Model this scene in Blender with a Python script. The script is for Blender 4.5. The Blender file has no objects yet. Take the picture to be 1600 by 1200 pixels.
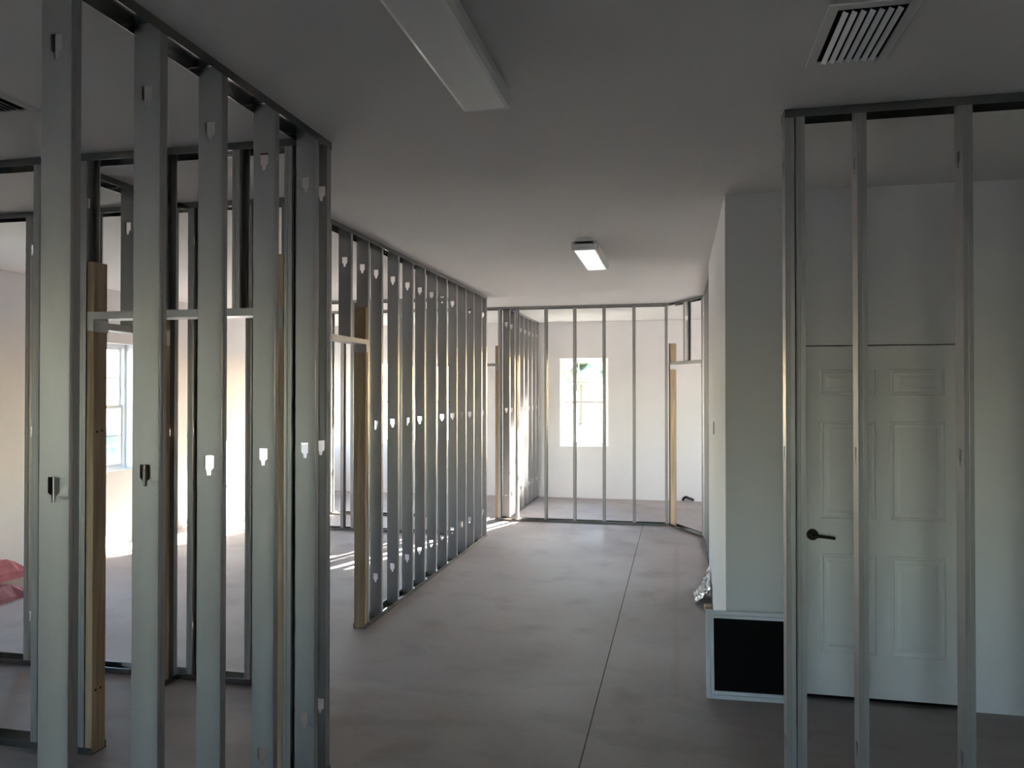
import bpy, bmesh, math, random
from mathutils import Vector, Matrix
random.seed(7)
C = bpy.context.scene.collection
R = math.radians

# ------------------------------------------------------------------ camera
cam_d = bpy.data.cameras.new('camera')
cam_d.sensor_width = 36; cam_d.lens = 27.0; cam_d.clip_start = 0.02
cam = bpy.data.objects.new('camera', cam_d); C.objects.link(cam)
cam.location = (0, 0, 1.75)
cam.rotation_euler = (R(90.573), 0, R(12.2))
bpy.context.scene.camera = cam

# ------------------------------------------------------------------ sky, sun, exposure
SUN_AZ = math.atan2(0.33, 0.94)      # from +Y towards +X
SUN_EL = R(20.5)
w = bpy.data.worlds.new('sky'); bpy.context.scene.world = w
w.use_nodes = True
nt = w.node_tree; nt.nodes.clear()
sky = nt.nodes.new('ShaderNodeTexSky'); sky.sky_type = 'NISHITA'
sky.sun_disc = False; sky.sun_elevation = SUN_EL; sky.sun_rotation = SUN_AZ
sky.air_density = 1.0; sky.dust_density = 0.7; sky.ozone_density = 1.0
bg = nt.nodes.new('ShaderNodeBackground'); bg.inputs['Strength'].default_value = 0.85
wo = nt.nodes.new('ShaderNodeOutputWorld')
nt.links.new(sky.outputs[0], bg.inputs[0]); nt.links.new(bg.outputs[0], wo.inputs[0])
sd = bpy.data.lights.new('sun', 'SUN'); sd.energy = 36.0; sd.angle = R(0.6); sd.color = (1.0, 0.93, 0.86)
sun = bpy.data.objects.new('sun', sd); C.objects.link(sun)
to_sun = Vector((math.sin(SUN_AZ)*math.cos(SUN_EL), math.cos(SUN_AZ)*math.cos(SUN_EL), math.sin(SUN_EL)))
sun.rotation_euler = to_sun.to_track_quat('Z', 'Y').to_euler()
sun.location = (3, 20, 9)
vs = bpy.context.scene.view_settings
bpy.context.scene.display_settings.display_device = 'sRGB'
vs.view_transform = 'Standard'; vs.look = 'None'; vs.gamma = 1.0; vs.use_curve_mapping = False
vs.exposure = 2.5
cy = bpy.context.scene.cycles
cy.max_bounces = 14; cy.diffuse_bounces = 8; cy.glossy_bounces = 4; cy.transparent_max_bounces = 16
cy.caustics_reflective = False; cy.caustics_refractive = False
cy.sample_clamp_indirect = 6.0
cy.use_denoising = True

# ------------------------------------------------------------------ materials
def mat(name, col, rough=0.6, metal=0.0, var=0.0, scale=4.0, bump=0.0, bscale=60.0, var_col=None, spec=0.5, stretch=(1, 1, 1)):
    m = bpy.data.materials.new(name); m.use_nodes = True
    n = m.node_tree.nodes; l = m.node_tree.links
    b = n['Principled BSDF']
    b.inputs['Base Color'].default_value = (*col, 1); b.inputs['Roughness'].default_value = rough
    b.inputs['Metallic'].default_value = metal; b.inputs['Specular IOR Level'].default_value = spec
    tc = n.new('ShaderNodeTexCoord'); mp = n.new('ShaderNodeMapping'); mp.inputs['Scale'].default_value = stretch
    l.new(tc.outputs['Object'], mp.inputs['Vector'])
    if var:
        no = n.new('ShaderNodeTexNoise'); no.inputs['Scale'].default_value = scale; no.inputs['Detail'].default_value = 5
        l.new(mp.outputs[0], no.inputs['Vector'])
        rp = n.new('ShaderNodeValToRGB')
        rp.color_ramp.elements[0].position = 0.3; rp.color_ramp.elements[1].position = 0.7
        vc = var_col or tuple(c*(1-var) for c in col)
        rp.color_ramp.elements[0].color = (*vc, 1); rp.color_ramp.elements[1].color = (*col, 1)
        l.new(no.outputs['Fac'], rp.inputs['Fac']); l.new(rp.outputs[0], b.inputs['Base Color'])
    if bump:
        n2 = n.new('ShaderNodeTexNoise'); n2.inputs['Scale'].default_value = bscale; n2.inputs['Detail'].default_value = 3
        l.new(mp.outputs[0], n2.inputs['Vector'])
        bp = n.new('ShaderNodeBump'); bp.inputs['Strength'].default_value = bump; bp.inputs['Distance'].default_value = 0.002
        l.new(n2.outputs['Fac'], bp.inputs['Height']); l.new(bp.outputs[0], b.inputs['Normal'])
    return m

M = {}
M['drywall'] = mat('painted_drywall', (0.785, 0.765, 0.775), 0.85, var=0.03, scale=2.0, bump=0.15, bscale=90)
M['ceiling'] = mat('ceiling_paint', (0.76, 0.735, 0.73), 0.9, var=0.03, scale=1.5, bump=0.15, bscale=80)
M['white_trim'] = mat('white_vinyl', (0.82, 0.82, 0.80), 0.4)
M['door'] = mat('primed_door', (0.77, 0.75, 0.745), 0.5, var=0.02, scale=3)
M['track'] = mat('bright_galvanised_steel', (0.30, 0.305, 0.30), 0.2, metal=0.95, var=0.2, scale=5, stretch=(.4, 1, 1))
M['metal'] = mat('galvanised_steel', (0.43, 0.417, 0.41), 0.40, metal=0.6, var=0.16, scale=6, bump=0.05, bscale=30, stretch=(1, 1, 0.25))
M['white_metal'] = mat('white_enamel', (0.82, 0.83, 0.88), 0.35)
M['acrylic'] = mat('acrylic_lens', (0.9, 0.89, 0.87), 0.3)
M['black'] = mat('black_screen', (0.006, 0.006, 0.007), 0.8, spec=0.1)
M['dark'] = mat('dark_void', (0.01, 0.01, 0.01), 0.9, spec=0.1)
M['bronze'] = mat('dark_bronze', (0.03, 0.026, 0.022), 0.35, metal=0.7)
M['pink'] = mat('pink_glass_wool', (0.62, 0.22, 0.25), 0.95, var=0.3, scale=9, bump=0.8, bscale=40)
M['foil'] = mat('pink_wool_wrapping', (0.36, 0.12, 0.15), 0.6, var=0.3, scale=7)
M['grass'] = mat('dry_lawn', (0.34, 0.33, 0.27), 0.95, var=0.3, scale=1.2)
M['leaf'] = mat('foliage', (0.2, 0.23, 0.15), 0.8, var=0.5, scale=3)
M['bark'] = mat('bark', (0.12, 0.09, 0.06), 0.9, var=0.4, scale=8)
M['shell'] = mat('exterior_stucco', (0.6, 0.57, 0.5), 0.9)
M['plastic'] = mat('milky_plastic', (0.62, 0.60, 0.56), 0.25, var=0.2, scale=12)
M['house'] = mat('siding_paint', (0.55, 0.53, 0.5), 0.8)
M['roofing'] = mat('roof_shingle', (0.16, 0.15, 0.15), 0.9)

def wood_material():
    m = mat('pine', (0.56, 0.36, 0.185), 0.65)
    n = m.node_tree.nodes; l = m.node_tree.links; b = n['Principled BSDF']
    mp = [x for x in n if x.type == 'MAPPING'][0]; mp.inputs['Scale'].default_value = (14, 14, 0.7)
    no = n.new('ShaderNodeTexNoise'); no.inputs['Scale'].default_value = 2.5; no.inputs['Detail'].default_value = 6; no.inputs['Distortion'].default_value = 0.6
    l.new(mp.outputs[0], no.inputs['Vector'])
    rp = n.new('ShaderNodeValToRGB'); e = rp.color_ramp.elements
    e[0].position = 0.3; e[0].color = (0.33, 0.225, 0.135, 1); e[1].position = 0.68; e[1].color = (0.53, 0.395, 0.26, 1)
    l.new(no.outputs['Fac'], rp.inputs['Fac']); l.new(rp.outputs[0], b.inputs['Base Color'])
    return m
M['wood'] = wood_material()

def concrete_material():
    m = mat('concrete_slab', (0.42, 0.385, 0.365), 0.75)
    n = m.node_tree.nodes; l = m.node_tree.links; b = n['Principled BSDF']
    tc = [x for x in n if x.type == 'TEX_COORD'][0]
    def noise(sc, det, lo, hi, c0, c1):
        no = n.new('ShaderNodeTexNoise'); no.inputs['Scale'].default_value = sc; no.inputs['Detail'].default_value = det
        l.new(tc.outputs['Object'], no.inputs['Vector'])
        rp = n.new('ShaderNodeValToRGB'); e = rp.color_ramp.elements
        e[0].position = lo; e[0].color = (*c0, 1); e[1].position = hi; e[1].color = (*c1, 1)
        l.new(no.outputs['Fac'], rp.inputs['Fac']); return rp.outputs[0]
    def mul(a, c, f=1.0):
        mx = n.new('ShaderNodeMix'); mx.data_type = 'RGBA'; mx.blend_type = 'MULTIPLY'; mx.inputs[0].default_value = f
        l.new(a, mx.inputs[6]); l.new(c, mx.inputs[7]); return mx.outputs[2]
    base = noise(0.9, 5, 0.3, 0.7, (0.288, 0.240, 0.226), (0.346, 0.296, 0.280))
    blot = noise(2.6, 6, 0.28, 0.46, (0.80, 0.785, 0.77), (1, 1, 1))
    fine = noise(45, 3, 0.2, 0.6, (0.93, 0.93, 0.93), (1, 1, 1))
    col = mul(mul(base, blot), fine)
    # dirt streaks left on the slab on the camera's side, towards the doors: object coordinates, anchored on the floor
    sx = n.new('ShaderNodeSeparateXYZ'); l.new(tc.outputs['Object'], sx.inputs[0])
    def rng(sock, a, b_, c, d):
        mr = n.new('ShaderNodeMapRange'); mr.interpolation_type = 'SMOOTHSTEP'
        for i, v in enumerate((a, b_, c, d)): mr.inputs[i+1].default_value = v
        l.new(sock, mr.inputs[0]); return mr.outputs[0]
    def m2(op, a, c):
        q = n.new('ShaderNodeMath'); q.operation = op
        for i, v in enumerate((a, c)):
            if isinstance(v, (int, float)): q.inputs[i].default_value = v
            else: l.new(v, q.inputs[i])
        return q.outputs[0]
    # rusty run beside the long joint (x about 0)
    wob = n.new('ShaderNodeTexNoise'); wob.inputs['Scale'].default_value = 1.6; l.new(tc.outputs['Object'], wob.inputs['Vector'])
    xx = m2('ADD', sx.outputs[0], m2('MULTIPLY', m2('SUBTRACT', wob.outputs['Fac'], 0.5), 0.08))
    band = m2('SUBTRACT', 1.0, rng(m2('ABSOLUTE', m2('ADD', xx, 0.02), 0), 0.0, 0.045, 0.0, 1.0))
    yb = m2('MULTIPLY', rng(sx.outputs[1], 4.4, 4.8, 0, 1), m2('SUBTRACT', 1.0, rng(sx.outputs[1], 8.6, 9.6, 0, 1)))
    band = m2('MULTIPLY', m2('MULTIPLY', band, yb), 0.5)
    mx = n.new('ShaderNodeMix'); mx.data_type = 'RGBA'; mx.blend_type = 'MIX'
    l.new(band, mx.inputs[0]); l.new(col, mx.inputs[6]); mx.inputs[7].default_value = (0.27, 0.21, 0.175, 1)
    col = mx.outputs[2]
    # soiled strips across the slab in front of the doors
    sn = n.new('ShaderNodeTexNoise'); sn.inputs['Scale'].default_value = 1.0; sn.inputs['Detail'].default_value = 6
    mpp = n.new('ShaderNodeMapping'); mpp.inputs['Scale'].default_value = (1.4, 4, 1); l.new(tc.outputs['Object'], mpp.inputs[0]); l.new(mpp.outputs[0], sn.inputs['Vector'])
    dirt = m2('MULTIPLY', rng(sn.outputs['Fac'], 0.5, 0.62, 0, 1), m2('SUBTRACT', 1.0, rng(sx.outputs[1], 4.2, 5.2, 0, 1)))
    dirt = m2('MULTIPLY', dirt, 0.3)
    mx2 = n.new('ShaderNodeMix'); mx2.data_type = 'RGBA'; l.new(dirt, mx2.inputs[0]); l.new(col, mx2.inputs[6]); mx2.inputs[7].default_value = (0.2, 0.18, 0.165, 1)
    l.new(mx2.outputs[2], b.inputs['Base Color'])
    rr = n.new('ShaderNodeMapRange'); rr.inputs[3].default_value = 0.5; rr.inputs[4].default_value = 0.8
    l.new(wob.outputs['Fac'], rr.inputs[0]); l.new(rr.outputs[0], b.inputs['Roughness'])
    bp = n.new('ShaderNodeBump'); bp.inputs['Strength'].default_value = 0.15; bp.inputs['Distance'].default_value = 0.003
    n3 = n.new('ShaderNodeTexNoise'); n3.inputs['Scale'].default_value = 12; n3.inputs['Detail'].default_value = 6
    l.new(tc.outputs['Object'], n3.inputs['Vector']); l.new(n3.outputs['Fac'], bp.inputs['Height']); l.new(bp.outputs[0], b.inputs['Normal'])
    return m
M['concrete'] = concrete_material()

def glass_material():
    m = bpy.data.materials.new('window_glass'); m.use_nodes = True
    n = m.node_tree.nodes; l = m.node_tree.links; n.clear()
    t = n.new('ShaderNodeBsdfTransparent'); t.inputs[0].default_value = (0.94, 0.96, 0.95, 1)
    g = n.new('ShaderNodeBsdfGlossy'); g.inputs['Roughness'].default_value = 0.02
    mx = n.new('ShaderNodeMixShader'); o = n.new('ShaderNodeOutputMaterial')
    mx.inputs[0].default_value = 0.06; l.new(t.outputs[0], mx.inputs[1]); l.new(g.outputs[0], mx.inputs[2]); l.new(mx.outputs[0], o.inputs[0])
    return m
M['glass'] = glass_material()

# ------------------------------------------------------------------ helpers
def bx(bm, x0, x1, y0, y1, z0, z1, mtx=None):
    vs_ = [bm.verts.new((x, y, z)) for x in (x0, x1) for y in (y0, y1) for z in (z0, z1)]
    if mtx:
        for v in vs_: v.co = mtx @ v.co
    for f in ((0, 1, 3, 2), (4, 6, 7, 5), (0, 4, 5, 1), (2, 3, 7, 6), (0, 2, 6, 4), (1, 5, 7, 3)):
        bm.faces.new([vs_[i] for i in f])
def cyl(bm, p0, p1, r0, r1=None, n=16):
    r1 = r0 if r1 is None else r1
    p0 = Vector(p0); p1 = Vector(p1); d = p1-p0
    q = d.to_track_quat('Z', 'Y').to_matrix().to_4x4()
    bmesh.ops.create_cone(bm, cap_ends=True, segments=n, radius1=r0, radius2=r1, depth=d.length,
                          matrix=Matrix.Translation((p0+p1)/2) @ q)
def mesh(name, bm, m):
    bmesh.ops.recalc_face_normals(bm, faces=bm.faces)
    me = bpy.data.meshes.new(name); bm.to_mesh(me); bm.free(); me.materials.append(m)
    return me
def obj(name, data, m=None, parent=None, loc=None, rotz=0, bevel=0, smooth=False):
    me = mesh(name, data, m) if isinstance(data, bmesh.types.BMesh) else data
    if smooth:
        for p in me.polygons: p.use_smooth = True
    o = bpy.data.objects.new(name, me); C.objects.link(o)
    if parent: o.parent = parent
    if loc: o.location = loc
    if rotz: o.rotation_euler = (0, 0, rotz)
    if bevel:
        b = o.modifiers.new('bevel', 'BEVEL'); b.width = bevel; b.segments = 2; b.limit_method = 'ANGLE'
    return o
def thing(name, label, cat, loc=(0, 0, 0), rotz=0, group=None):
    o = bpy.data.objects.new(name, None); C.objects.link(o); o.empty_display_size = 0.1
    o.location = loc; o.rotation_euler = (0, 0, rotz); o['label'] = label; o['category'] = cat
    if group: o['group'] = group
    return o
def tag(o, label, cat, group=None):
    o['label'] = label; o['category'] = cat
    if group: o['group'] = group
    return o
def struct(name, bm, m, label=None):
    o = obj(name, bm, m); o['kind'] = 'structure'
    if label: o['label'] = label
    return o

H = 2.905        # ceiling height

# ------------------------------------------------------------------ room shell
def wall_boxes(axis, a, b, s0, s1, z0, z1, openings):
    """axis 'x': wall runs along x, thickness a..b in y. openings (s0,s1,z0,z1)"""
    bm = bmesh.new()
    cuts = sorted({s0, s1, *[o[0] for o in openings], *[o[1] for o in openings]})
    for c0, c1 in zip(cuts, cuts[1:]):
        mid = (c0+c1)/2
        ops = [o for o in openings if o[0] < mid < o[1]]
        segs = [(z0, z1)]
        for o in ops:
            segs = [(z0, o[2]), (o[3], z1)]
        for q0, q1 in segs:
            if q1-q0 < 1e-4: continue
            if axis == 'x': bx(bm, c0, c1, a, b, q0, q1)
            else: bx(bm, a, b, c0, c1, q0, q1)
    bmesh.ops.remove_doubles(bm, verts=bm.verts, dist=1e-5)
    return bm

XL, XR, YB, YN = -6.25, 4.0, 12.6, -4.2
WZ0, WZ1 = 0.85, 2.30
back_windows = [(-5.40, -4.80), (-4.55, -3.78), (-1.909, -1.116)]
left_windows = [(6.98, 7.86), (4.45, 5.45), (11.2, 12.2), (-2.6, -1.7)]  # first one is in view; the rest are unseen, added to light the rooms
right_fill_windows = [(7.7, 8.7), (9.4, 10.4), (11.1, 12.1)]  # unseen openings, added to brighten the far end of the hallway
near_fill_windows = [(-3.5, -2.6), (-1.2, -0.2)]  # unseen openings behind the camera, placed and sized for cool fill light

bm = bmesh.new(); bx(bm, XL, XR, YN, YB, -0.15, 0.0)
floor = struct('floor', bm, M['concrete'])
# saw-cut control joint in the slab
bm = bmesh.new(); bx(bm, -0.458, -0.450, YN, 10.2, -0.001, 0.0006)
j = obj('saw_cut_joint', bm, mat('dark_joint', (0.10, 0.085, 0.075), 0.95), floor)
bm = bmesh.new(); bx(bm, XL-0.2, XR+0.2, YN-0.2, YB+0.2, H, H+0.15); struct('ceiling', bm, M['ceiling'])
struct('wall_back', wall_boxes('x', YB, YB+0.2, XL-0.2, XR+0.2, 0-0.15, H, [(a, b, WZ0, WZ1) for a, b in back_windows]), M['drywall'])
struct('wall_left', wall_boxes('y', XL-0.2, XL, YN, YB, 0-0.15, H, [(a, b, WZ0, WZ1) for a, b in left_windows]), M['drywall'])
struct('wall_near', wall_boxes('x', YN-0.2, YN, XL-0.2, XR+0.2, 0-0.15, H, [(a, b, WZ0, WZ1) for a, b in near_fill_windows]), M['drywall'])
struct('wall_right', wall_boxes('y', XR, XR+0.2, YN, YB, 0-0.15, H, [(a, b, WZ0, WZ1) for a, b in right_fill_windows]), M['drywall'])
# closet block on the right with the panel door
DX0, DX1, DZ1 = 0.684, 1.533, 2.008
struct('wall_closet_front', wall_boxes('x', 4.65, 4.77, 0.27, XR, 0, H, [(DX0-0.006, DX1+0.006, 0.0, DZ1+0.006)]), M['drywall'])
struct('wall_closet_side', wall_boxes('y', 0.27, 0.39, 4.77, 7.12, 0, H, []), M['drywall'])
struct('wall_closet_back', wall_boxes('x', 7.0, 7.12, 0.39, XR, 0, H, []), M['drywall'])

win_n = 0
def window(axis, c0, c1, plane, out):
    """double hung six-over-six window; plane = outer face position, out = direction of the outside"""
    global win_n; win_n += 1
    wdt = c1-c0; h = WZ1-WZ0
    root_bm = bmesh.new(); t = 0.035
    for a, b, z0, z1 in ((0, t, 0, h), (wdt-t, wdt, 0, h), (t, wdt-t, 0, t), (t, wdt-t, h-t, h)):
        bx(root_bm, a, b, -0.04, 0.04, z0, z1)
    fr = obj('window_%d' % win_n, root_bm, M['white_trim']); fr['kind'] = 'structure'
    if axis == 'x': fr.location = (c0, plane, WZ0); fr.rotation_euler = (0, 0, 0)
    else: fr.location = (plane, c0, WZ0); fr.rotation_euler = (0, 0, R(90))
    for nm, z0, z1, yy in (('lower_sash', t, h/2+0.022, -0.012*out), ('upper_sash', h/2-0.022, h-t, 0.012*out)):
        b = bmesh.new(); s = 0.032; x0, x1 = t, wdt-t
        for p in ((x0, x0+s, z0, z1), (x1-s, x1, z0, z1), (x0+s, x1-s, z0, z0+s), (x0+s, x1-s, z1-s, z1)):
            bx(b, p[0], p[1], yy-0.011, yy+0.011, p[2], p[3])
        sa = obj(nm, b, M['white_trim'], fr)
        gx0, gx1, gz0, gz1 = x0+s, x1-s, z0+s, z1-s
        g = bmesh.new(); bx(g, gx0, gx1, yy-0.002, yy+0.002, gz0, gz1)
        obj('pane', g, M['glass'], sa)
        mb = bmesh.new(); zc = (gz0+gz1)/2
        bx(mb, gx0, gx1, yy-0.006, yy+0.006, zc-0.008, zc+0.008); obj('muntin', mb, M['white_trim'], sa)
        for k in (1, 2):
            mb = bmesh.new(); xc = gx0+(gx1-gx0)*k/3
            bx(mb, xc-0.008, xc+0.008, yy-0.0055, yy+0.0055, gz0, gz1); obj('muntin', mb, M['white_trim'], sa)
for a, b in back_windows: window('x', a, b, YB+0.13, 1)
for a, b in left_windows: window('y', a, b, XL-0.13, 1)
for a, b in near_fill_windows: window('x', a, b, YN-0.13, -1)
for a, b in right_fill_windows: window('y', a, b, XR+0.13, -1)

# ------------------------------------------------------------------ panel door in the closet wall
def panel_door():
    W_, Hh = DX1-DX0, DZ1-0.03
    b = bmesh.new()
    bx(b, 0, W_, 0.0, 0.035, 0, Hh)
    d = obj('door_1', b, M['door'], loc=(DX0, 4.652, 0.03)); d['kind'] = 'structure'
    cols = ((0.105, 0.40), (0.475, 0.755)); rows = ((0.24, 0.80), (1.00, 1.555), (1.70, 1.845))
    for c in cols:
        for r in rows:
            p = bmesh.new()
            x0, x1, z0, z1 = c[0], c[1], r[0], r[1]
            # moulded ring with a raised centre field
            def ring(i, y): return [p.verts.new(v) for v in ((x0+i, y, z0+i), (x1-i, y, z0+i), (x1-i, y, z1-i), (x0+i, y, z1-i))]
            rs = [ring(0, 0.001), ring(0.0, -0.002), ring(0.006, -0.007), ring(0.014, -0.007), ring(0.020, -0.0015), ring(0.034, -0.0015), ring(0.050, -0.0065)]
            for q, s in zip(rs, rs[1:]):
                for k in range(4): p.faces.new((q[k], q[(k+1) % 4], s[(k+1) % 4], s[k]))
            p.faces.new(rs[-1])
            obj('door_panel', p, M['door'], d)
    h = bmesh.new()
    cx, cz = 0.064, 0.905
    cyl(h, (cx, 0, cz), (cx, -0.010, cz), 0.033, 0.030, 24)
    cyl(h, (cx, -0.008, cz), (cx, -0.045, cz), 0.012, 0.011, 16)
    cyl(h, (cx-0.012, -0.046, cz), (cx+0.05, -0.050, cz-0.002), 0.011, 0.009, 12)
    cyl(h, (cx+0.048, -0.050, cz-0.002), (cx+0.112, -0.047, cz-0.010), 0.009, 0.008, 12)
    hh = obj('door_handle', h, M['bronze'], d, smooth=False); hh['label'] = 'dark bronze lever handle'
    return d
panel_door()
bm = bmesh.new(); bx(bm, DX0-0.006, DX1+0.006, 4.69, 4.75, 0, 0.032)
o = struct('door_gap_shade_1', bm, M['dark'])      # black strip painted as the shade in the gap under the door

# ------------------------------------------------------------------ steel framing
SW, TW, FL = 0.092, 0.0955, 0.036
HOLES = (0.30, 1.49, 2.67)
_cache = {}
def stud_mesh(z0, z1, sgn=1):
    key = (round(z0, 3), round(z1, 3), sgn)
    if key in _cache: return _cache[key]
    bm = bmesh.new(); hw = SW/2; L = z1-z0
    prof = [(-0.019, 0.034), (0.019, 0.034), (0.019, -0.004), (0.006, -0.034), (-0.006, -0.034), (-0.019, -0.004)]
    hs = [h-z0 for h in HOLES if z0+0.08 < h < z1-0.08]
    def quad(pts): bm.faces.new([bm.verts.new((0, t, z)) for t, z in pts])
    z = 0.0
    for h in hs:
        quad([(-hw, z), (hw, z), (hw, h-0.034), (-hw, h-0.034)])
        for e in (-1, 1):
            quad([(e*hw, h-0.034), (e*0.007, h-0.034), (e*0.009, h-0.016), (e*hw, h-0.016)])
            quad([(e*hw, h-0.016), (e*0.009, h-0.016), (e*0.019, h-0.008), (e*0.019, h+0.034), (e*hw, h+0.034)])
        z = h+0.034
    quad([(-hw, z), (hw, z), (hw, L), (-hw, L)])
    for t in (-hw, hw):       # flanges with a return lip, and a rolled rib down each
        e = -1 if t > 0 else 1
        pr = [(0, t), (FL*0.40, t), (FL*0.47, t+e*0.0015), (FL*0.54, t), (FL, t), (FL, t+e*0.009)]
        for p, q in zip(pr, pr[1:]):
            bm.faces.new([bm.verts.new(v) for v in ((p[0]*sgn, p[1], 0), (q[0]*sgn, q[1], 0), (q[0]*sgn, q[1], L), (p[0]*sgn, p[1], L))])
    bmesh.ops.remove_doubles(bm, verts=bm.verts, dist=1e-5)
    bmesh.ops.recalc_face_normals(bm, faces=bm.faces)
    bmesh.ops.solidify(bm, geom=bm.faces[:], thickness=0.0011)
    _cache[key] = mesh('stud', bm, M['metal'])
    return _cache[key]
def channel(bm, s0, s1, zweb, up, fl=0.034, wdt=TW, th=0.0014):
    hw = wdt/2; a, b = (zweb, zweb+th) if up > 0 else (zweb-th, zweb)
    bx(bm, s0, s1, -hw, hw, a, b)
    f0, f1 = (zweb, zweb+fl) if up > 0 else (zweb-fl, zweb)
    bx(bm, s0, s1, -hw-th, -hw, f0, f1); bx(bm, s0, s1, hw, hw+th, f0, f1)
def knot_dots(parent, pts, face):
    for (s, t, z) in pts:
        b = bmesh.new()
        if face == 's': cyl(b, (s, t, z), (s+0.0018, t, z), 0.0065, None, 8)
        else: cyl(b, (s, t, z), (s, t-0.0018, z), 0.0065, None, 8)
        obj('screw_head', b, M['bronze'], parent)
def frame(label, p0, ang, length, studs, openings=(), woods=(), headers=(), cripples=(), top=True, group=None, sgn=1, flips=()):
    t = thing('stud_framework', label, 'wall frame', (p0[0], p0[1], 0), R(ang), 'steel stud walls')
    segs = []; s = 0
    for a, b in sorted(openings): segs.append((s, a)); s = b
    segs.append((s, length))
    for a, b in segs:
        if b-a > 0.01:
            bm = bmesh.new(); channel(bm, a, b, 0.0004, 1); obj('bottom_track', bm, M['track'], t)
    bm = bmesh.new(); channel(bm, 0, length, H-0.0004, -1); obj('top_track', bm, M['track'], t)
    for s in studs:
        obj('stud', stud_mesh(0.002, H-0.004, -sgn if s in flips else sgn), None, t, loc=(s, 0, 0.002))
    for a, b, z in headers:
        bm = bmesh.new(); channel(bm, a, b, z, 1, fl=0.036, wdt=TW+0.004)
        # bent-down ends screwed to the jamb studs
        hw = TW/2+0.002
        for e0, e1 in ((a-0.001, a+0.0008), (b-0.0008, b+0.001)):
            bx(bm, e0, e1, -hw, hw, z-0.06, z)
        for e0, e1 in ((a-0.034, a), (b, b+0.034)):
            bx(bm, e0, e1, -hw-0.0014, -hw, z-0.055, z+0.036)
        obj('door_header', bm, M['metal'], t)
    for s, z in cripples:
        obj('cripple_stud', stud_mesh(z, H-0.004, sgn), None, t, loc=(s, 0, z))
    for s, z in woods:
        b = bmesh.new(); bx(b, s, s+0.038, -0.0445, 0.0445, 0.0025, z)
        o = obj('wooden_stud', b, M['wood'], t, bevel=0.003); o['label'] = 'pale pine timber stud at the door opening'
        wl.append(o)
    return t
wl = []
HZ = 2.10
# near left partition (runs along y), face x=-1.57
yA0 = -1.2
A = frame('bare steel stud wall nearest the camera, closing the left foreground', (-1.57-SW/2-0.001, yA0), 90, 3.296-yA0,
          [y-yA0 for y in (-1.16, -0.72, -0.37, -0.02, 0.33, 0.68, 1.03, 1.38, 1.735, 2.092, 2.423, 2.785, 3.137)] + [3.29-yA0],
          flips=(3.29-yA0,))
# cross wall behind it, face y=3.2
xB0 = XL+0.01
B = frame('steel stud wall with a timber-jambed doorway just behind the nearest left wall', (xB0, 3.2+SW/2), 0, -1.672-xB0,
          [x-xB0 for x in (-6.2, -5.83, -5.44, -5.05, -4.66, -4.27, -3.88, -3.49, -3.11, -2.842, -1.755)],
          openings=[(-2.76-xB0, -1.795-xB0)], headers=[(-2.76-xB0, -1.795-xB0, HZ)],
          cripples=[(-2.41-xB0, HZ+0.003), (-2.02-xB0, HZ+0.003)],
          woods=[(-2.80-xB0, 2.38), (-1.795-xB0, 2.38)])
knot_dots(wl[0], [(-2.762-xB0, -0.022, 0.305), (-2.762-xB0, 0.010, 0.305), (-2.762-xB0, -0.02, 1.555), (-2.762-xB0, 0.012, 1.56)], 's')
# further cross wall, face y=4.16
Cw = frame('steel stud wall crossing the left rooms, its floor track behind the nearest doorway', (xB0, 4.16+SW/2), 0, -2.262-xB0,
          [x-xB0 for x in (-6.2, -5.92, -5.54, -5.16, -4.78, -4.44, -4.10, -3.64, -3.26, -2.925, -2.535, -2.30)])
# short wall between those two, centre x=-3.03
E = frame('short steel stud wall joining the two left cross walls, with a doorway', (-3.03, 3.296), 90, 4.156-3.296,
          [0.004, 0.822], openings=[(0.045, 0.74)], headers=[(0.045, 0.74, HZ-0.02)], cripples=[(0.47, HZ-0.017)], woods=[(0.745, 2.23)])
# hall wall, face x=-2.26
D = frame('long steel stud wall lining the left of the hallway, pine stud at its doorway', (-2.26-SW/2-0.001, 4.256), 90, 9.03-4.256,
          [y-4.256 for y in (4.262, 5.372, 5.64, 6.0, 6.35, 6.68, 7.02, 7.36, 7.72, 8.07, 8.40, 8.76, 8.985)],
          openings=[(0.05, 5.33-4.256)], headers=[(0.045, 5.33-4.256, HZ)],
          cripples=[(4.72-4.256, HZ+0.003), (5.06-4.256, HZ+0.003)], woods=[(5.332-4.256, 2.38)])
# cross frame behind the hall wall at y=9
P = frame('steel stud wall meeting the far end of the long hallway wall', (-4.9, 9.03+SW/2), 0, 4.9-2.36,
          [x+4.9 for x in (-4.88, -4.56, -4.17, -4.03, -3.78, -3.39, -3.0, -2.61, -2.40)])
# far frame across the hallway, face y=10.2
K = frame('steel stud wall across the far end of the hallway, in front of the bright window', (-4.9, 10.2+SW/2), 0, 4.9-0.13,
          [x+4.9 for x in (-4.88, -4.56, -4.17, -3.78, -3.45, -2.40, -2.16, -1.762, -1.372, -0.979, -0.585, -0.168)],
          openings=[(4.9-3.41, 4.9-2.44)], headers=[(4.9-3.41, 4.9-2.44, HZ)], cripples=[(4.9-3.1, HZ+.003), (4.9-2.75, HZ+.003)],
          woods=[(4.9-2.44, 2.38)], sgn=1)
# continuation of hall wall behind it
D2 = frame('sunlit steel stud wall beyond the far frame, running to the back wall', (-2.26-SW/2-0.001, 10.296), 90, 12.595-10.296,
          [0.01+0.33*i for i in range(7)] + [2.26])
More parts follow.
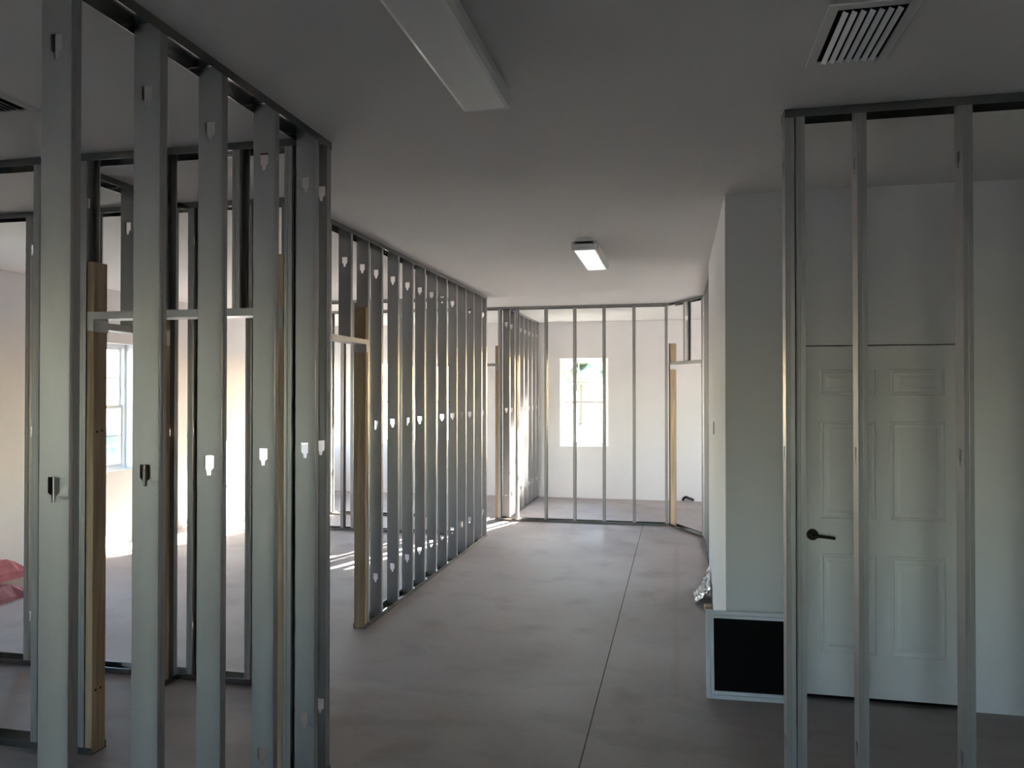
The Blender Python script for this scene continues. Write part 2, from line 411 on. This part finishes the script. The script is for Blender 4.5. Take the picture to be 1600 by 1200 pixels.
# angled doorway to the right of the far frame
ax, ay = -0.08, 10.26; bx_, by_ = 0.335, 9.46
al = math.hypot(bx_-ax, by_-ay); aa = math.degrees(math.atan2(by_-ay, bx_-ax))
Fr = frame('angled steel door frame between the far frame and the right hallway wall', (ax, ay), aa, al,
          [al-0.045], headers=[(0.05, al-0.045, HZ)], cripples=[(al*0.45, HZ+0.003)], woods=[(0.006, 2.38)])
# right side hall frame
J = frame('steel stud wall continuing the white right wall of the hallway', (0.30+SW/2, 7.125), 90, 9.36-7.125,
          [0.004, 0.38, 0.77, 1.16, 1.55, 1.94, 2.195])
# near right frame, face y=3.3
L = frame('steel stud wall in the right foreground, in front of the panel door', (0.429, 3.3+SW/2), 0, XR-0.435,
          [0.001, 0.042, 0.705-0.429, 1.09-0.429, 1.475-0.429, 1.86-0.429, 2.245-0.429, 2.63-0.429, 3.015-0.429, 3.4-0.429, 3.52])

# ------------------------------------------------------------------ ceiling lights
def ceiling_light(label, x0, x1, y0, y1):
    xc = (x0+x1)/2; w_ = (x1-x0)/2; L_ = (y1-y0)/2
    t = thing('ceiling_light', label, 'ceiling light', (xc, (y0+y1)/2, H), 0, 'fluorescent ceiling lights')
    b = bmesh.new(); bx(b, -w_*0.72, w_*0.72, -L_, L_, -0.045, 0); obj('metal_base', b, M['white_metal'], t, bevel=0.003)
    b = bmesh.new()
    pr = [(-w_*0.95, -0.022), (-w_, -0.060), (-w_*0.93, -0.085), (-w_*0.80, -0.090), (w_*0.80, -0.090), (w_*0.93, -0.085), (w_, -0.060), (w_*0.95, -0.022)]
    r0 = [b.verts.new((x, -L_+0.012, z)) for x, z in pr]; r1 = [b.verts.new((x, L_-0.012, z)) for x, z in pr]
    for k in range(len(pr)-1): b.faces.new((r0[k], r0[k+1], r1[k+1], r1[k]))
    b.faces.new((r0[-1], r0[0], r1[0], r1[-1]))
    b.faces.new(r0); b.faces.new(list(reversed(r1)))
    obj('acrylic_lens', b, M['acrylic'], t)
    for s in (-1, 1):
        b = bmesh.new()
        q = [(x*1.02, z*1.012) for x, z in pr]
        a0, a1 = (s*L_-s*0.013, s*L_)
        u0 = [b.verts.new((x, a0, z)) for x, z in q]; u1 = [b.verts.new((x, a1, z)) for x, z in q]
        for k in range(len(q)): b.faces.new((u0[k], u0[(k+1) % len(q)], u1[(k+1) % len(q)], u1[k]))
        b.faces.new(u0); b.faces.new(list(reversed(u1)))
        obj('end_cap', b, M['white_metal'], t)
ceiling_light('unlit white fluorescent light nearest the camera on the ceiling', -0.802, -0.612, 1.58, 2.81)
ceiling_light('small unlit white ceiling light further down the hallway', -0.785, -0.59, 5.75, 6.72)

# ------------------------------------------------------------------ ceiling vent
def vent(label, x0, x1, y0, y1):
    t = thing('ceiling_vent', label, 'vent', ((x0+x1)/2, (y0+y1)/2, H), 0, 'ceiling air vents')
    a, b_ = (x1-x0)/2, (y1-y0)/2
    b = bmesh.new(); f = 0.032
    for p in ((-a-f, -a, -b_-f, b_+f), (a, a+f, -b_-f, b_+f), (-a, a, -b_-f, -b_), (-a, a, b_, b_+f)): bx(b, *p, -0.007, -0.0005)
    obj('vent_frame', b, M['ceiling'], t, bevel=0.002)
    b = bmesh.new(); bx(b, -a, a, -b_, b_, -0.0016, -0.0006); obj('duct_opening', b, M['dark'], t)
    for k in range(7):
        b = bmesh.new(); xc = -a+0.022+k*(2*a-0.03)/6.6
        mt = Matrix.Translation((xc, 0, -0.012)) @ Matrix.Rotation(R(28), 4, 'Y')
        bx(b, -0.0085, 0.0085, -b_+0.004, b_-0.004, -0.0007, 0.0007, mt)
        obj('slat', b, M['white_metal'], t)
vent('white slatted air vent in the ceiling at upper right', 0.475, 0.675, 2.46, 2.84)
vent('dim air vent in the ceiling of the left room, cut by the photo edge', -2.788, -2.588, 2.25, 2.63)

# ------------------------------------------------------------------ return air grille leaning at the foot of the closet corner
def grille():
    t = thing('return_air_grille', 'white framed square grille with black screen standing on the floor', 'grille', (0.157, 4.535, 0.0), R(2))
    Wd, Hd, dp = 0.475, 0.490, 0.03
    tilt = Matrix.Rotation(R(-6.5), 4, 'X')
    b = bmesh.new(); f = 0.022
    for p in ((0, f, 0, Hd), (Wd-f, Wd, 0, Hd), (f, Wd-f, 0, f), (f, Wd-f, Hd-f, Hd)): bx(b, p[0], p[1], 0, dp, p[2], p[3], tilt)
    obj('outer_frame', b, M['white_metal'], t, bevel=0.003)
    b = bmesh.new(); g = f+0.003; e = 0.018
    for p in ((g, g+e, g, Hd-g), (Wd-g-e, Wd-g, g, Hd-g), (g+e, Wd-g-e, g, g+e), (g+e, Wd-g-e, Hd-g-e, Hd-g)): bx(b, p[0], p[1], 0.004, dp, p[2], p[3], tilt)
    obj('inner_frame', b, M['white_metal'], t, bevel=0.002)
    b = bmesh.new(); g += e; bx(b, g, Wd-g, 0.018, 0.026, g, Hd-g, tilt)
    obj('black_screen', b, M['black'], t)
grille()

# ------------------------------------------------------------------ small things
# crumpled plastic and a timber scrap by the hallway wall
def crumple():
    bm = bmesh.new(); nu, nv = 14, 20; g = []
    rnd = random.Random(3)
    for i in range(nu+1):
        row = []
        for jv in range(nv+1):
            u = i/nu; v = jv/nv
            x = 0.262-0.13*u + rnd.uniform(-0.012, 0.006); y = 6.47+0.48*v+rnd.uniform(-0.02, 0.02)
            z = 0.25*(1-u)**1.4*(0.55+0.45*math.sin(3.1*v))*(0.75+0.25*math.sin(9*v+2))+0.012+rnd.uniform(0, 0.022)
            row.append(bm.verts.new((min(x, 0.264), y, z)))
        g.append(row)
    for i in range(nu):
        for jv in range(nv): bm.faces.new((g[i][jv], g[i+1][jv], g[i+1][jv+1], g[i][jv+1]))
    bmesh.ops.recalc_face_normals(bm, faces=bm.faces)
    bmesh.ops.solidify(bm, geom=bm.faces[:], thickness=0.001)
    tag(obj('plastic_sheet', bm, M['plastic']), 'crumpled milky plastic heaped against the right hallway wall', 'plastic sheet')
crumple()
bm = bmesh.new(); bx(bm, -0.028, 0.028, -0.045, 0.045, 0, 0.04)
tag(obj('timber_offcut', bm, M['wood'], loc=(0.232, 6.36, 0.0), rotz=R(4), bevel=0.003), 'small brown timber offcut on the floor beside the crumpled plastic', 'wood scrap')
# switch box opening in the closet side wall
t = thing('switch_box', 'small dark switch box set in the white hallway wall edge', 'switch box', (0.27, 6.13, 1.47))
b = bmesh.new()
for p in ((-0.028, -0.024, -0.05, 0.05), (0.024, 0.028, -0.05, 0.05), (-0.024, 0.024, -0.05, -0.046), (-0.024, 0.024, 0.046, 0.05)): bx(b, -0.004, 0, p[0], p[1], p[2], p[3])
obj('box_rim', b, M['bronze'], t); b = bmesh.new(); bx(b, -0.002, 0, -0.024, 0.024, -0.046, 0.046); obj('box_inside', b, M['dark'], t)
# cable stub at the foot of back wall
b = bmesh.new()
pts = [Vector((0.07, 12.585, 0.0+0.02)), Vector((0.09, 12.56, 0.06)), Vector((0.13, 12.55, 0.075)), Vector((0.17, 12.56, 0.05)), Vector((0.21, 12.57, 0.045)), Vector((0.24, 12.575, 0.02))]
for p, q in zip(pts, pts[1:]): cyl(b, p, q, 0.02, None, 8)
tag(obj('cable_stub', b, M['bronze']), 'dark cable stub poking out at the foot of the back wall', 'cable')

# pink insulation in the far left room
def slab(bm, x0, x1, y0, y1, z0, z1, seed):
    r = random.Random(seed); nx, ny = 10, 14
    g = []
    for i in range(nx+1):
        row = []
        for k in range(ny+1):
            u, v = i/nx, k/ny
            ed = min(u, 1-u, v, 1-v); rr = min(1, ed*6+0.35)
            row.append(bm.verts.new((x0+(x1-x0)*u+r.uniform(-.01, .01), y0+(y1-y0)*v+r.uniform(-.01, .01), z0+(z1-z0)*rr+r.uniform(-.012, .012))))
        g.append(row)
    for i in range(nx):
        for k in range(ny): bm.faces.new((g[i][k], g[i+1][k], g[i+1][k+1], g[i][k+1]))
    rim = [g[i][0] for i in range(nx+1)] + [g[nx][k] for k in range(1, ny+1)] + [g[i][ny] for i in range(nx-1, -1, -1)] + [g[0][k] for k in range(ny-1, 0, -1)]
    low = [bm.verts.new((v.co.x, v.co.y, z0)) for v in rim]
    n_ = len(rim)
    for k in range(n_): bm.faces.new((rim[k], rim[(k+1) % n_], low[(k+1) % n_], low[k]))
    bm.faces.new(list(reversed(low)))
bm = bmesh.new(); slab(bm, -6.20, -5.45, 4.55, 5.62, 0.0, 0.11, 1)
tag(obj('insulation_batt', bm, M['foil']), 'dark red insulation pack on the floor of the far left room', 'insulation')
bm = bmesh.new(); slab(bm, -6.22, -5.62, 4.5, 5.75, 0.125, 0.30, 2)
tag(obj('insulation_batt', bm, M['pink']), 'pink fluffy insulation batt on top of the dark red pack', 'insulation')

# ------------------------------------------------------------------ outdoors
bm = bmesh.new(); bx(bm, -60, 60, -60, 80, -0.45, -0.25)
g = struct('ground', bm, M['grass'])
def crown(bm, c, r, n, seed):
    rd = random.Random(seed)
    for k in range(n):
        v = Vector((rd.gauss(0, 1), rd.gauss(0, 1), rd.gauss(0, 1))).normalized()*r*rd.uniform(0.3, 0.95)
        v.z *= 0.8; s = r*rd.uniform(0.2, 0.38)
        mt = Matrix.Translation(Vector(c)+v) @ Matrix.Rotation(rd.uniform(0, 3), 4, 'Z') @ Matrix.Diagonal((s, s*rd.uniform(.7, 1), s*rd.uniform(.6, .9), 1))
        bmesh.ops.create_icosphere(bm, subdivisions=2, radius=1, matrix=mt)
def tree(label, x, y, h, r, seed, name='tree'):
    t = thing(name, label, name, (x, y, -0.25))
    if h > 1.5:
        b = bmesh.new(); cyl(b, (0, 0, 0), (0.05, 0, h*0.6), 0.12, 0.07, 8); obj('trunk', b, M['bark'], t)
    b = bmesh.new(); crown(b, (0, 0, h-r*0.6 if h > 1.5 else r*0.55), r, 26, seed); obj('foliage', b, M['leaf'], t)
tree('tall green tree centred in the window at the end of the hallway', -5.6, 45.0, 4.6, 1.9, 5)
tree('broad green tree at the left edge of the hallway end window', -8.6, 52.0, 4.4, 2.2, 6)
tree('low dark shrub outside the window of the left room', -9.4, 10.9, 1.5, 1.35, 8, 'shrub')
tree('rounded shrub farther off outside the window of the left room', -11.5, 15.0, 1.5, 1.4, 9, 'shrub')
